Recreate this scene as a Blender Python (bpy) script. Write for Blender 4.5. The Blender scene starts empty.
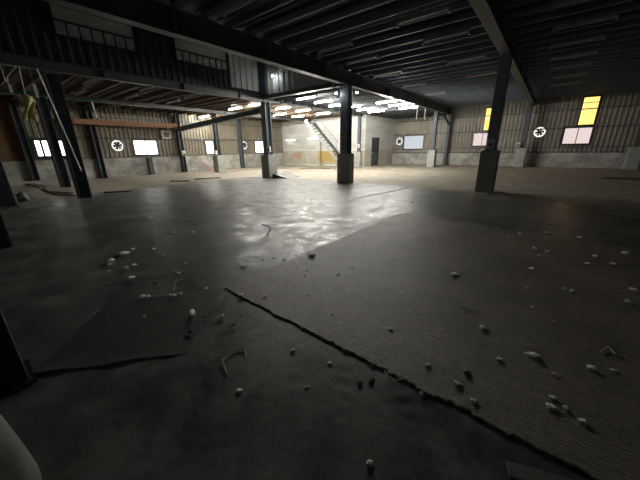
import bpy, bmesh, math, random
from mathutils import Vector, Matrix, noise
random.seed(7)
SC = bpy.context.scene
COL = SC.collection
PI = math.pi

# ------------------------------------------------------------------ materials
def new_mat(name):
    m = bpy.data.materials.new(name); m.use_nodes = True
    nt = m.node_tree; nt.nodes.clear()
    out = nt.nodes.new('ShaderNodeOutputMaterial')
    b = nt.nodes.new('ShaderNodeBsdfPrincipled')
    nt.links.new(b.outputs[0], out.inputs[0])
    return m, nt, b

def ramp(nt, src, stops):
    r = nt.nodes.new('ShaderNodeValToRGB')
    e = r.color_ramp.elements
    while len(e) < len(stops): e.new(0.5)
    for i, (p, c) in enumerate(stops):
        e[i].position = p
        e[i].color = (c[0], c[1], c[2], 1) if not isinstance(c, (int, float)) else (c, c, c, 1)
    nt.links.new(src, r.inputs[0])
    return r.outputs[0]

def coords(nt, world=False, scale=(1, 1, 1)):
    mp = nt.nodes.new('ShaderNodeMapping')
    mp.inputs['Scale'].default_value = scale
    if world:
        g = nt.nodes.new('ShaderNodeNewGeometry'); nt.links.new(g.outputs['Position'], mp.inputs[0])
    else:
        g = nt.nodes.new('ShaderNodeTexCoord'); nt.links.new(g.outputs['Object'], mp.inputs[0])
    return mp.outputs[0]

def noise_tex(nt, vec, scale, detail=6, rough=.6, dist=0):
    n = nt.nodes.new('ShaderNodeTexNoise')
    n.inputs['Scale'].default_value = scale; n.inputs['Detail'].default_value = detail
    n.inputs['Roughness'].default_value = rough; n.inputs['Distortion'].default_value = dist
    nt.links.new(vec, n.inputs['Vector'])
    return n.outputs['Fac']

def mixc(nt, fac, a, b):
    m = nt.nodes.new('ShaderNodeMix'); m.data_type = 'RGBA'
    if isinstance(fac, (int, float)): m.inputs['Factor'].default_value = fac
    else: nt.links.new(fac, m.inputs['Factor'])
    for v, k in ((a, 6), (b, 7)):
        if isinstance(v, tuple): m.inputs[k].default_value = (v[0], v[1], v[2], 1)
        else: nt.links.new(v, m.inputs[k])
    return m.outputs[2]

def math_n(nt, op, a, b=None, clamp=False):
    m = nt.nodes.new('ShaderNodeMath'); m.operation = op; m.use_clamp = clamp
    for i, v in enumerate((a, b)):
        if v is None: continue
        if isinstance(v, (int, float)): m.inputs[i].default_value = v
        else: nt.links.new(v, m.inputs[i])
    return m.outputs[0]

def bump(nt, b, h, strength, dist=.01):
    n = nt.nodes.new('ShaderNodeBump')
    n.inputs['Strength'].default_value = strength; n.inputs['Distance'].default_value = dist
    nt.links.new(h, n.inputs['Height']); nt.links.new(n.outputs[0], b.inputs['Normal'])

def simple(name, c1, c2, scale=4, rough=.6, metal=0, bs=.2, bscale=40, stretch=(1, 1, 1), world=False):
    m, nt, b = new_mat(name)
    v = coords(nt, world, stretch)
    n = noise_tex(nt, v, scale)
    nt.links.new(ramp(nt, n, [(.3, c1), (.7, c2)]), b.inputs['Base Color'])
    b.inputs['Roughness'].default_value = rough; b.inputs['Metallic'].default_value = metal
    if bs: bump(nt, b, noise_tex(nt, v, bscale, 4), bs)
    return m

def emit(name, c, s):
    m = bpy.data.materials.new(name); m.use_nodes = True
    nt = m.node_tree; nt.nodes.clear()
    o = nt.nodes.new('ShaderNodeOutputMaterial'); e = nt.nodes.new('ShaderNodeEmission')
    e.inputs[0].default_value = (*c, 1); e.inputs[1].default_value = s
    nt.links.new(e.outputs[0], o.inputs[0])
    return m

M = {}
M['steel_dark'] = simple('dark_painted_steel', (.05, .06, .07), (.1, .115, .125), 3, .62, 0, .1)
M['steel_blue'] = simple('blue_grey_painted_steel', (.14, .165, .19), (.2, .23, .25), 2.5, .5, 0, .1)
M['beam'] = simple('grey_painted_beam', (.05, .055, .062), (.1, .105, .11), 2, .5, 0, .1)
M['beam_pale'] = simple('pale_grey_beam', (.06, .068, .07), (.1, .105, .105), 2, .5, 0, .1)
M['joist'] = simple('galvanised_joist', (.1, .125, .165), (.15, .18, .225), 3, .6, .0, .05)
M['joist_dull'] = simple('dull_grey_joist', (.06, .065, .07), (.1, .105, .11), 3, .85, 0, .05)
M['joist_brown'] = simple('rusty_brown_joist', (.08, .052, .03), (.16, .115, .072), 3, .6, 0, .1)
M['deck'] = simple('dark_ceiling_deck', (.05, .068, .105), (.08, .105, .15), 1.2, .7, 0, .1)
M['deck_mezz'] = simple('brown_ceiling_deck', (.05, .036, .024), (.1, .075, .05), 1.2, .8, 0, .1)
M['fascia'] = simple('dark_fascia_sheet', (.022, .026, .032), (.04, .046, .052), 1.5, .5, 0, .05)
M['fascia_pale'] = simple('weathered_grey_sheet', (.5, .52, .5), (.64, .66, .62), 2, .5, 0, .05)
M['sheet_beige'] = simple('beige_corrugated_sheet', (.18, .155, .115), (.27, .235, .175), .9, .55, 0, .05, 40, (1, 1, .35), True)
M['sheet_brown'] = simple('brown_board', (.12, .06, .03), (.2, .11, .05), 1.5, .7, 0, .05)
M['sheet_dark'] = simple('grey_corrugated_sheet', (.2, .18, .15), (.29, .265, .22), .9, .6, 0, .05)
M['concrete'] = simple('column_concrete', (.26, .265, .245), (.42, .42, .39), 3.5, .8, 0, .4, 25)
M['white_paint'] = simple('white_painted_metal', (.6, .6, .57), (.75, .75, .72), 3, .45, 0, .0)
M['white_plastic'] = simple('off_white_plastic', (.55, .55, .5), (.7, .7, .66), 5, .4, 0, .0)
M['black_plastic'] = simple('black_plastic', (.012, .012, .014), (.025, .025, .028), 5, .4, 0, .0)
M['frame_dark'] = simple('dark_window_frame', (.03, .03, .032), (.05, .05, .05), 5, .4, 0, .0)
M['orange'] = simple('orange_brown_duct', (.15, .065, .028), (.23, .1, .042), 2, .6, 0, .1)
M['wood'] = simple('weathered_plank', (.07, .055, .04), (.14, .11, .08), 5, .75, 0, .3, 60, (1, 8, 1))
M['dusty_white'] = simple('dusty_white_metal', (.2, .2, .2), (.3, .3, .29), 3, .6, 0, .0)
M['foam'] = simple('pale_crumb', (.82, .8, .74), (.92, .9, .86), 30, .8, 0, .3, 90)
nf = M['foam'].node_tree.nodes['Principled BSDF']
nf.inputs['Subsurface Weight'].default_value = 1; nf.inputs['Subsurface Scale'].default_value = .6
nf.inputs['Subsurface Radius'].default_value = (1, 1, 1)
M['chip'] = simple('dark_crumb', (.05, .045, .038), (.12, .11, .09), 30, .9, 0, .3, 90)
M['twig'] = simple('pale_twine', (.6, .57, .48), (.75, .72, .62), 30, .8, 0, .2, 90)
M['rubber'] = simple('thin_black_sheet', (.035, .034, .031), (.058, .056, .05), 2.5, .55, 0, .35, 60, (1, 1, 1), True)
M['green_sheet'] = simple('grey_green_sheet', (.15, .16, .135), (.2, .21, .18), 3, .6, 0, .2, 30)
M['yellow_cloth'] = simple('yellow_cloth', (.5, .45, .16), (.66, .6, .26), 8, .9, 0, .3, 30)
M['sack'] = simple('pale_woven_sack', (.12, .12, .113), (.19, .187, .176), 3, .7, 0, .3, 25)
M['blade'] = M['black_plastic']
M['red'] = simple('faded_red_paint', (.5, .12, .09), (.6, .2, .15), 5, .6, 0, .0)
M['tube_on'] = emit('lit_fluorescent_tube', (1, .97, .88), 240)
M['tube_dim'] = emit('weak_fluorescent_tube', (1, .97, .88), 14)
M['bulb_on'] = emit('lit_flood_lens', (.93, .97, 1), 60)
M['tube_off'] = simple('unlit_tube_glass', (.3, .3, .3), (.38, .38, .38), 5, .45, 0, 0)
M['daylight'] = emit('daylit_window_glass', (1, .98, .93), 3.2)
M['daylight_blue'] = emit('daylit_milky_glass', (.82, .88, .95), .5)
M['fill_glow'] = emit('added_fill_pane', (.95, .97, 1), 2.4)  # fill glow for the added panes behind the camera
M['fan_light'] = emit('daylight_through_fan', (1, .97, .9), .8)

# translucent yellow fibreglass, lit by the day outside, with faint ribs
def ribbed_glow(name, ca, cb, s, freq):
    m = bpy.data.materials.new(name); m.use_nodes = True
    nt = m.node_tree; nt.nodes.clear()
    o = nt.nodes.new('ShaderNodeOutputMaterial'); e = nt.nodes.new('ShaderNodeEmission')
    v = coords(nt, True)
    w = nt.nodes.new('ShaderNodeTexWave'); w.bands_direction = 'X'
    w.inputs['Scale'].default_value = freq; w.inputs['Distortion'].default_value = .6
    nt.links.new(v, w.inputs[0])
    c = ramp(nt, w.outputs['Fac'], [(.2, ca), (.8, cb)])
    nt.links.new(c, e.inputs[0]); e.inputs[1].default_value = s
    nt.links.new(e.outputs[0], o.inputs[0])
    return m
M['yellow_glow'] = ribbed_glow('yellow_fibreglass', (.95, .5, .09), (1, .72, .25), 1.25, 2.2)
M['pink_glow'] = ribbed_glow('milky_ribbed_pane', (.6, .46, .43), (.92, .8, .77), .72, 4)

def glass(name):
    m, nt, b = new_mat(name)
    n = noise_tex(nt, coords(nt, True), 2.5, 4)
    nt.links.new(ramp(nt, n, [(.35, (.42, .42, .4)), (.62, (.66, .66, .63))]), b.inputs['Base Color'])
    b.inputs['Roughness'].default_value = .3
    return m
M['dusty_glass'] = glass('dusty_pane')

# plaster dado, chalky white with grey patches
def dado_mat():
    m, nt, b = new_mat('dado_plaster')
    v = coords(nt, True)
    a = ramp(nt, noise_tex(nt, v, 1.1, 8, .65), [(.36, (.27, .26, .235)), (.52, (.43, .42, .39)), (.68, (.6, .58, .53))])
    d = ramp(nt, noise_tex(nt, v, 5, 8, .7), [(.38, .55), (.55, 1.0)])
    mm = nt.nodes.new('ShaderNodeMix'); mm.data_type = 'RGBA'; mm.blend_type = 'MULTIPLY'
    mm.inputs['Factor'].default_value = .6
    nt.links.new(a, mm.inputs[6]); nt.links.new(d, mm.inputs[7])
    nt.links.new(mm.outputs[2], b.inputs['Base Color'])
    b.inputs['Roughness'].default_value = .85
    bump(nt, b, noise_tex(nt, v, 12, 6), .3)
    return m
M['dado'] = dado_mat()

# white office wall: white above, creamy dado with ochre stains that have their own outline
def office_mat():
    m, nt, b = new_mat('office_plaster')
    v = coords(nt, True)
    g = nt.nodes.new('ShaderNodeNewGeometry'); s = nt.nodes.new('ShaderNodeSeparateXYZ')
    nt.links.new(g.outputs['Position'], s.inputs[0])
    n = noise_tex(nt, v, 1.2, 7)
    n2 = noise_tex(nt, coords(nt, True, (1, 1, 4)), .8, 5)
    upper = ramp(nt, n2, [(.35, (.48, .48, .45)), (.6, (.6, .6, .575))])
    lower = ramp(nt, n, [(.3, (.38, .36, .29)), (.65, (.55, .53, .44))])
    z = math_n(nt, 'GREATER_THAN', s.outputs[2], 1.35)
    base = mixc(nt, z, lower, upper)
    # ochre stain x in [-16.7,-13.6], z below 1.3
    def blob(cx, cz, rx, rz):
        dx = math_n(nt, 'DIVIDE', math_n(nt, 'SUBTRACT', s.outputs[0], cx), rx)
        dz = math_n(nt, 'DIVIDE', math_n(nt, 'SUBTRACT', s.outputs[2], cz), rz)
        r = math_n(nt, 'ADD', math_n(nt, 'POWER', math_n(nt, 'ABSOLUTE', dx), 3), math_n(nt, 'POWER', math_n(nt, 'ABSOLUTE', dz), 3))
        r = math_n(nt, 'ADD', r, math_n(nt, 'MULTIPLY', n, 1.2))
        return math_n(nt, 'SUBTRACT', 1.75, r, True)
    st = math_n(nt, 'MULTIPLY', blob(-15.2, .8, 1.6, .62), .85)
    base = mixc(nt, st, base, (.42, .27, .05))
    st2 = math_n(nt, 'MULTIPLY', blob(-19.2, .9, .65, .3), .6)
    base = mixc(nt, st2, base, (.5, .25, .14))
    nt.links.new(base, b.inputs['Base Color'])
    b.inputs['Roughness'].default_value = .8
    return m
M['office'] = office_mat()

# the floor: glossy worn concrete in the hall, pale dusty concrete under the mezzanine and at the far side
def floor_mat():
    m, nt, b = new_mat('worn_floor')
    v = coords(nt, True)
    g = nt.nodes.new('ShaderNodeNewGeometry'); s = nt.nodes.new('ShaderNodeSeparateXYZ')
    nt.links.new(g.outputs['Position'], s.inputs[0])
    X, Y = s.outputs[0], s.outputs[1]
    big = noise_tex(nt, v, .35, 5)
    med = noise_tex(nt, v, 1.6, 8, .65)
    fine = noise_tex(nt, v, 14, 8, .7)
    wob = math_n(nt, 'MULTIPLY', math_n(nt, 'SUBTRACT', med, .5), 1.6)
    d1 = math_n(nt, 'SUBTRACT', -13.2, X)
    d2 = math_n(nt, 'SUBTRACT', Y, 11.0)
    d = math_n(nt, 'ADD', math_n(nt, 'MAXIMUM', d1, d2), wob)
    dusty = math_n(nt, 'MULTIPLY', math_n(nt, 'ADD', d, .2), 1.6, True)
    # right of the middle column the sheen gives way to dust nearer by
    d3 = math_n(nt, 'MULTIPLY', math_n(nt, 'ADD', math_n(nt, 'SUBTRACT', Y, 10.4), math_n(nt, 'MULTIPLY', math_n(nt, 'SUBTRACT', X, -5.0), .2)), .5)
    d3 = math_n(nt, 'ADD', d3, wob, True)
    d3 = math_n(nt, 'MULTIPLY', d3, .5)
    dusty = math_n(nt, 'MAXIMUM', dusty, d3)
    wet = ramp(nt, med, [(.3, (.05, .05, .047)), (.5, (.1, .1, .094)), (.66, (.2, .198, .188))])
    dust = ramp(nt, med, [(.3, (.24, .205, .16)), (.5, (.33, .29, .23)), (.7, (.44, .39, .31))])
    col = mixc(nt, dusty, wet, dust)
    # dark oily stains
    st = ramp(nt, noise_tex(nt, v, .8, 4), [(.60, 0.0), (.68, .55)])
    col = mixc(nt, st, col, (.035, .034, .03))
    sp = ramp(nt, fine, [(.25, .7), (.6, 1.1)])
    mm = nt.nodes.new('ShaderNodeMix'); mm.data_type = 'RGBA'; mm.blend_type = 'MULTIPLY'
    mm.inputs['Factor'].default_value = .8
    nt.links.new(col, mm.inputs[6]); nt.links.new(sp, mm.inputs[7])
    nt.links.new(mm.outputs[2], b.inputs['Base Color'])
    rw = ramp(nt, noise_tex(nt, v, 3.2, 9, .72), [(.37, .31), (.5, .44), (.64, .64)])
    rg = mixc(nt, dusty, rw, (.8, .8, .8))
    nt.links.new(rg, b.inputs['Roughness'])
    h = math_n(nt, 'ADD', math_n(nt, 'MULTIPLY', noise_tex(nt, v, 3, 5), 1.0), math_n(nt, 'MULTIPLY', fine, .25))
    bump(nt, b, h, .35, .02)
    return m
M['floor'] = floor_mat()

def mat_mat():
    m, nt, b = new_mat('coarse_dusty_mat')
    v = coords(nt, True)
    med = noise_tex(nt, v, 1.3, 8, .65)
    c = ramp(nt, med, [(.3, (.13, .112, .082)), (.5, (.21, .184, .137)), (.7, (.31, .275, .205))])
    w = nt.nodes.new('ShaderNodeTexWave'); w.bands_direction = 'Y'
    w.inputs['Scale'].default_value = 12; w.inputs['Distortion'].default_value = 7; w.inputs['Detail'].default_value = 3
    w.inputs['Detail Scale'].default_value = 3
    nt.links.new(v, w.inputs[0])
    f = noise_tex(nt, v, 22, 8, .8)
    k = math_n(nt, 'ADD', math_n(nt, 'MULTIPLY', w.outputs['Fac'], .16), math_n(nt, 'MULTIPLY', f, 1.0))
    sp = ramp(nt, k, [(.45, .45), (.62, .95), (.8, 1.35)])
    mm = nt.nodes.new('ShaderNodeMix'); mm.data_type = 'RGBA'; mm.blend_type = 'MULTIPLY'
    mm.inputs['Factor'].default_value = .8
    nt.links.new(c, mm.inputs[6]); nt.links.new(sp, mm.inputs[7])
    nt.links.new(mm.outputs[2], b.inputs['Base Color'])
    b.inputs['Roughness'].default_value = .52
    b.inputs['Specular IOR Level'].default_value = .45
    bump(nt, b, k, .75, .012)
    return m
M['mat'] = mat_mat()

# ------------------------------------------------------------------ mesh helpers
def bx(bm, x0, x1, y0, y1, z0, z1):
    vs = [bm.verts.new(p) for p in ((x0,y0,z0),(x1,y0,z0),(x1,y1,z0),(x0,y1,z0),(x0,y0,z1),(x1,y0,z1),(x1,y1,z1),(x0,y1,z1))]
    for f in ((0,3,2,1),(4,5,6,7),(0,1,5,4),(1,2,6,5),(2,3,7,6),(3,0,4,7)):
        bm.faces.new([vs[i] for i in f])
    return vs

def bar(bm, p, q, w, h, up=(0, 0, 1)):
    p, q = Vector(p), Vector(q); d = (q - p); L = d.length; d.normalize()
    u = Vector(up)
    if abs(d.dot(u)) > .98: u = Vector((0, 1, 0))
    s = d.cross(u).normalized(); t = s.cross(d).normalized()
    vs = []
    for a in (p, q):
        for (i, j) in ((-1, -1), (1, -1), (1, 1), (-1, 1)):
            vs.append(bm.verts.new(a + s * (i * w / 2) + t * (j * h / 2)))
    for f in ((0,1,2,3),(7,6,5,4),(0,4,5,1),(1,5,6,2),(2,6,7,3),(3,7,4,0)):
        bm.faces.new([vs[i] for i in f])

def tube(bm, pts, r, n=8):
    pts = [Vector(p) for p in pts]; rings = []
    for i, p in enumerate(pts):
        d = (pts[min(i+1, len(pts)-1)] - pts[max(i-1, 0)]).normalized()
        u = Vector((0, 0, 1)) if abs(d.z) < .9 else Vector((1, 0, 0))
        s = d.cross(u).normalized(); t = s.cross(d)
        rr = r[i] if isinstance(r, (list, tuple)) else r
        rings.append([bm.verts.new(p + (s * math.cos(2*PI*k/n) + t * math.sin(2*PI*k/n)) * rr) for k in range(n)])
    for a, b in zip(rings, rings[1:]):
        for k in range(n): bm.faces.new((a[k], a[(k+1) % n], b[(k+1) % n], b[k]))
    bm.faces.new(rings[0][::-1]); bm.faces.new(rings[-1])

def cyl(bm, c, r, d, axis='z', n=20):
    c = Vector(c); a = {'x': Vector((1,0,0)), 'y': Vector((0,1,0)), 'z': Vector((0,0,1))}[axis] * (d/2)
    tube(bm, [c - a, c + a], r, n)

def obj(name, bm, mat, parent=None, loc=None, bev=0, smooth=False):
    bmesh.ops.recalc_face_normals(bm, faces=bm.faces[:])
    me = bpy.data.meshes.new(name); bm.to_mesh(me); bm.free()
    me.materials.append(mat)
    if smooth:
        for p in me.polygons: p.use_smooth = True
    o = bpy.data.objects.new(name, me); COL.objects.link(o)
    if parent: o.parent = parent
    if loc: o.location = loc
    if bev:
        b = o.modifiers.new('edge', 'BEVEL'); b.width = bev; b.segments = 2; b.limit_method = 'ANGLE'
    return o

def boxobj(name, mat, parent, *dims, bev=0):
    bm = bmesh.new()
    for d in (dims if isinstance(dims[0], (tuple, list)) else (dims,)): bx(bm, *d)
    return obj(name, bm, mat, parent, bev=bev)

def tag(o, label, cat, group=None):
    o['label'] = label; o['category'] = cat
    if group: o['group'] = group
    return o

def thing(name, label, cat, loc=(0, 0, 0), rz=0, group=None):
    o = bpy.data.objects.new(name, None); COL.objects.link(o)
    o.empty_display_size = .2
    o.location = loc; o.rotation_euler = (0, 0, rz)
    return tag(o, label, cat, group)

def struct(o):
    o['kind'] = 'structure'; return o

def dup(root, loc, rz=None, label=None, group=None, scale=None):
    r = root.copy(); COL.objects.link(r); r.location = loc
    if rz is not None: r.rotation_euler = (0, 0, rz)
    if scale: r.scale = scale
    if label: r['label'] = label
    if group: r['group'] = group
    for ch in list(root.children):
        c = ch.copy(); COL.objects.link(c); c.parent = r
        for g in list(ch.children):
            e = g.copy(); COL.objects.link(e); e.parent = c
    return r

# ------------------------------------------------------------------ the setting
XL, YF, XR, YN = -21.07, 26.1, 9.6, -8.0      # inner faces of the four outer walls
bm = bmesh.new(); bx(bm, XL-.3, XR+.3, YN-.3, YF+.3, -.2, 0)
struct(obj('floor', bm, M['floor']))

def corrugated(axis, fixed, a0, a1, z0, z1, sign, holes=(), pitch=.24, depth=.045):
    """trapezoid-ribbed sheet; sign = direction (along the fixed axis) in which ribs stand out"""
    bm = bmesh.new()
    prof = []; a = a0
    while a < a1:
        for f, h in ((0, 0), (.55, 0), (.66, 1), (.88, 1)):
            x = a + f * pitch
            if x < a1: prof.append((x, h * depth))
        a += pitch
    prof.append((a1, 0))
    for (u0, h0), (u1, h1) in zip(prof, prof[1:]):
        iv = [(z0, z1)]
        um = (u0 + u1) / 2
        for (ha0, ha1, hz0, hz1) in holes:
            if ha0 < um < ha1:
                nv = []
                for (s, e) in iv:
                    if hz0 > s: nv.append((s, min(e, hz0)))
                    if hz1 < e: nv.append((max(s, hz1), e))
                iv = [q for q in nv if q[1] - q[0] > .001]
        for s, e in iv:
            def P(u, h, z):
                return (fixed + sign*h, u, z) if axis == 'y' else (u, fixed + sign*h, z)
            bm.faces.new([bm.verts.new(P(u0, h0, s)), bm.verts.new(P(u1, h1, s)), bm.verts.new(P(u1, h1, e)), bm.verts.new(P(u0, h0, e))])
    bmesh.ops.remove_doubles(bm, verts=bm.verts[:], dist=.0005)
    return bm

DADO = 1.12
# window openings: (a0, a1, z0, z1)
left_holes = [(2.85, 4.2, 1.25, 2.2), (7.5, 8.95, 1.27, 2.18), (12.5, 13.2, 1.2, 2.2), (17.3, 18.3, 1.18, 2.22)]
far_holes = [(-10.75, -8.95, 1.3, 2.45), (-5.08, -3.75, 1.48, 2.45), (-4.45, -3.75, 2.62, 4.18), (.42, 1.84, 1.5, 2.58), (1.03, 1.8, 2.68, 4.33)]
struct(obj('wall_left', corrugated('y', XL, 2.4, YF, DADO, 4.1, 1, left_holes), M['sheet_beige']))
o = boxobj('wall_left_panel', M['sheet_brown'], None, XL-.05, XL+.03, YN, 2.4, DADO, 4.1); o.name = 'wall_left_boarded'; struct(o)
struct(obj('wall_far', corrugated('x', YF, -11.9, XR, .9, 4.62, -1, far_holes), M['sheet_dark']))
struct(boxobj('wall_right', M['sheet_dark'], None, XR, XR+.1, YN, YF, 0, 4.7))
FILL_WIN = [(-5.2, -3.6), (-.2, 1.4)]    # unseen glowing windows added behind the camera to brighten near faces
segs = []; xa = XL
for (a, b) in FILL_WIN:
    segs += [(xa, a, YN-.1, YN, 0, 6.3), (a, b, YN-.1, YN, 0, 1.25), (a, b, YN-.1, YN, 2.45, 6.3)]; xa = b
segs.append((xa, XR, YN-.1, YN, 0, 6.3))
struct(boxobj('wall_near', M['sheet_dark'], None, *segs))
for i, (a, b) in enumerate(FILL_WIN):
    wn = bpy.data.objects.new('window_%d' % (20+i), None); COL.objects.link(wn); wn['kind'] = 'structure'; wn.location = (a, YN, 1.25)  # added fill source, shaped like a window, out of view
    boxobj('pane', M['fill_glow'], wn, .01, b-a-.01, -.06, -.04, .01, 1.19)
    boxobj('window_frame', M['frame_dark'], wn, (-.05, .04, -.08, .04, -.05, 1.25), (b-a-.04, b-a+.05, -.08, .04, -.05, 1.25), (.04, b-a-.04, -.08, .04, -.05, .04), (.04, b-a-.04, -.08, .04, 1.16, 1.25), ((b-a)/2-.02, (b-a)/2+.02, -.08, .02, .04, 1.16))
struct(boxobj('trim_1', M['dado'], None, (XL-.05, XL+.12, YN, 20.75, 0, DADO)))
struct(boxobj('trim_2', M['dado'], None, (-11.75, XR, YF-.12, YF+.05, 0, .95)))
# horizontal wall rails
struct(boxobj('trim_3', M['steel_dark'], None, (XL+.046, XL+.11, 2.4, 20.75, 2.24, 2.31), (XL+.046, XL+.11, 2.4, 20.75, 1.125, 1.17), (XL+.046, XL+.11, 2.4, 20.75, 3.4, 3.46)))
struct(boxobj('trim_4', M['steel_dark'], None, (-11.7, XR, YF-.11, YF-.046, 2.5, 2.57), (-11.7, XR, YF-.11, YF-.046, .96, 1.03), (-11.7, XR, YF-.11, YF-.046, 3.6, 3.66), (-11.7, XR, YF-.11, YF-.046, 1.3, 1.34)))
# skirting ledge along the foot of the left wall
struct(boxobj('trim_5', M['concrete'], None, (XL+.125, XL+.45, YN, 3.2, 0, .14)))

# ceilings
def deck(name, x0, x1, y0, y1, z, mat):
    bm = bmesh.new(); x = y0
    pitch = .3
    while x < y1 - .01:
        e = min(x + pitch, y1)
        bx(bm, x0, x1, x, e - .1, z + .03, z + .07)
        bx(bm, x0, x1, e - .1, e, z, z + .04)
        x = e
    return struct(obj(name, bm, mat))
deck('ceiling', -7.25, XR, YN, YF, 4.61, M['deck'])
deck('ceiling.001', XL, -12.1, YN, 20.75, 4.06, M['deck_mezz'])
deck('ceiling.002', -12.1, -7.25, 10.85, YF, 4.06, M['deck'])
struct(boxobj('wall_upper', M['deck'], None, -7.22, -7.12, YN, YF, 4.68, 6.3))
struct(boxobj('ceiling.003', M['deck'], None, -12.2, -7.2, YN, 10.8, 6.2, 6.3))
struct(boxobj('ceiling.004', M['deck'], None, XL, -12.1, 20.75, YF, 4.06, 4.13))
# upper wall over the mezzanine edge (x = -12.1) and its return (y = 10.7)
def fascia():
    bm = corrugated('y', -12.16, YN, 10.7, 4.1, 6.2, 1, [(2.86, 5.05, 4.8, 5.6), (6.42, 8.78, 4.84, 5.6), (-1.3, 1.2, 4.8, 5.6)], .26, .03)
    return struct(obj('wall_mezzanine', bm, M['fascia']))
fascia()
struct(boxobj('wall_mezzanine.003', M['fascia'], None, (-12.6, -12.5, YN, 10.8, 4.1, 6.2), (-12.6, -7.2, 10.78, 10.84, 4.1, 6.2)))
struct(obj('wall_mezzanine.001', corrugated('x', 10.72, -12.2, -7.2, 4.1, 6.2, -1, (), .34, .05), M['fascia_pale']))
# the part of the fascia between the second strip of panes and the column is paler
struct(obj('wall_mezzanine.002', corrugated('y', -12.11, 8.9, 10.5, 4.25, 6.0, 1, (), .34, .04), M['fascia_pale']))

def mezz_window(n, y0, y1, z0, z1, panes):
    w = bpy.data.objects.new('window_%d' % n, None); COL.objects.link(w)
    w['kind'] = 'structure'; w.location = (-12.1, (y0+y1)/2, z0)
    h = z1 - z0; L = (y1 - y0)/2; mid = h*.5
    boxobj('blanking_panel', M['fascia_pale'], w, -.02, 0, -L+.04, L-.04, mid+.02, h-.03)
    boxobj('pane', M['dusty_glass'], w, -.015, -.002, -L+.03, L-.03, .03, mid-.02)
    bmf = bmesh.new()
    for (a, b, c, d) in ((-L, -L+.04, 0, h), (L-.04, L, 0, h), (-L, L, 0, .03), (-L, L, h-.03, h), (-L, L, mid-.02, mid+.02)):
        bx(bmf, -.02, .05, a, b, c, d)
    for k in range(1, panes):
        a = -L + 2*L*k/panes
        bx(bmf, -.01, .03, a-.018, a+.018, .02, mid)
    obj('window_frame', bmf, M['frame_dark'], w)
    return w
mezz_window(1, 2.86, 5.05, 4.8, 5.6, 7)
mezz_window(2, 6.42, 8.78, 4.84, 5.6, 8)
mezz_window(3, -1.3, 1.2, 4.8, 5.6, 8)

# office block at the far left corner
OX, OY = -11.8, 20.8
bm = bmesh.new()
bx(bm, XL, OX, OY, OY+.12, 0, 4.05)
struct(obj('wall_office', bm, M['office']))
bm = bmesh.new()
bx(bm, OX-.12, OX, OY+.12, 21.95, 0, 4.05); bx(bm, OX-.12, OX, 23.25, YF, 0, 4.05); bx(bm, OX-.12, OX, 21.95, 23.25, 2.3, 4.05)
struct(obj('wall_office.001', bm, M['office']))
d = bpy.data.objects.new('door_1', None); COL.objects.link(d); d['kind'] = 'structure'; d.location = (OX-.06, 21.95, 0)
boxobj('door_frame', M['frame_dark'], d, (-.05, .07, 0, .07, 0, 2.3), (-.05, .07, 1.23, 1.3, 0, 2.3), (-.05, .07, .07, 1.23, 2.24, 2.3))
boxobj('door_leaf', M['steel_dark'], d, -.04, 0, .08, 1.22, .02, 1.1)
bm = bmesh.new(); bx(bm, -.04, 0, .08, 1.22, 1.1, 2.23); obj('door_panel', bm, M['black_plastic'], d)
boxobj('door_handle', M['white_paint'], d, 0, .05, .15, .2, 1.0, 1.12)
# raised lip between dado and upper panels of the office front
struct(boxobj('trim_6', M['white_paint'], None, (XL+.12, OX, OY-.05, OY, 1.3, 1.36), (XL+.12, OX, OY-.04, OY, .0, .1)))
struct(boxobj('trim_7', M['white_paint'], None, *[(x, x+.04, OY-.03, OY, 1.36, 3.9) for x in (-14.3, -13.7, -13.1, -12.5)]))

# wall windows
def wall_window(n, side, a0, a1, z0, z1, mat, bars=1, fr=.04, dark=True):
    w = bpy.data.objects.new('window_%d' % n, None); COL.objects.link(w); w['kind'] = 'structure'
    L = a1 - a0; H = z1 - z0
    w.location = (XL, a0, z0) if side == 'left' else (a0, YF, z0)
    def B(a, b, c, d, t0, t1):
        return (t0, t1, a, b, c, d) if side == 'left' else (a, b, -t1, -t0, c, d)
    boxobj('pane', mat, w, B(.01, L-.01, .01, H-.01, -.01, .005))
    e = .07
    rs = [B(-e, fr, -e, H+e, -.02, .06), B(L-fr, L+e, -e, H+e, -.02, .06), B(fr, L-fr, -e, fr, -.02, .06), B(fr, L-fr, H-fr, H+e, -.02, .06)]
    for k in range(1, bars+1):
        a = L*k/(bars+1); rs.append(B(a-fr*.45, a+fr*.45, fr, H-fr, -.02, .05))
    boxobj('window_frame', M['frame_dark'], w, *rs)
    return w
for i, h in enumerate(left_holes):
    wall_window(4+i, 'left', *h, M['daylight'], (3, 1, 0, 1)[i], (.1, .04, .04, .04)[i])
wall_window(8, 'far', *far_holes[0], M['daylight_blue'], 0)
wall_window(9, 'far', *far_holes[1], M['pink_glow'], 1)
wall_window(10, 'far', *far_holes[2], M['yellow_glow'], 0, .02)
wall_window(11, 'far', *far_holes[3], M['pink_glow'], 1)
w12 = wall_window(12, 'far', *far_holes[4], M['yellow_glow'], 0, .02)
boxobj('glazing_bar', M['frame_dark'], w12, .02, .75, -.04, 0, 1.3, 1.34)

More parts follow.
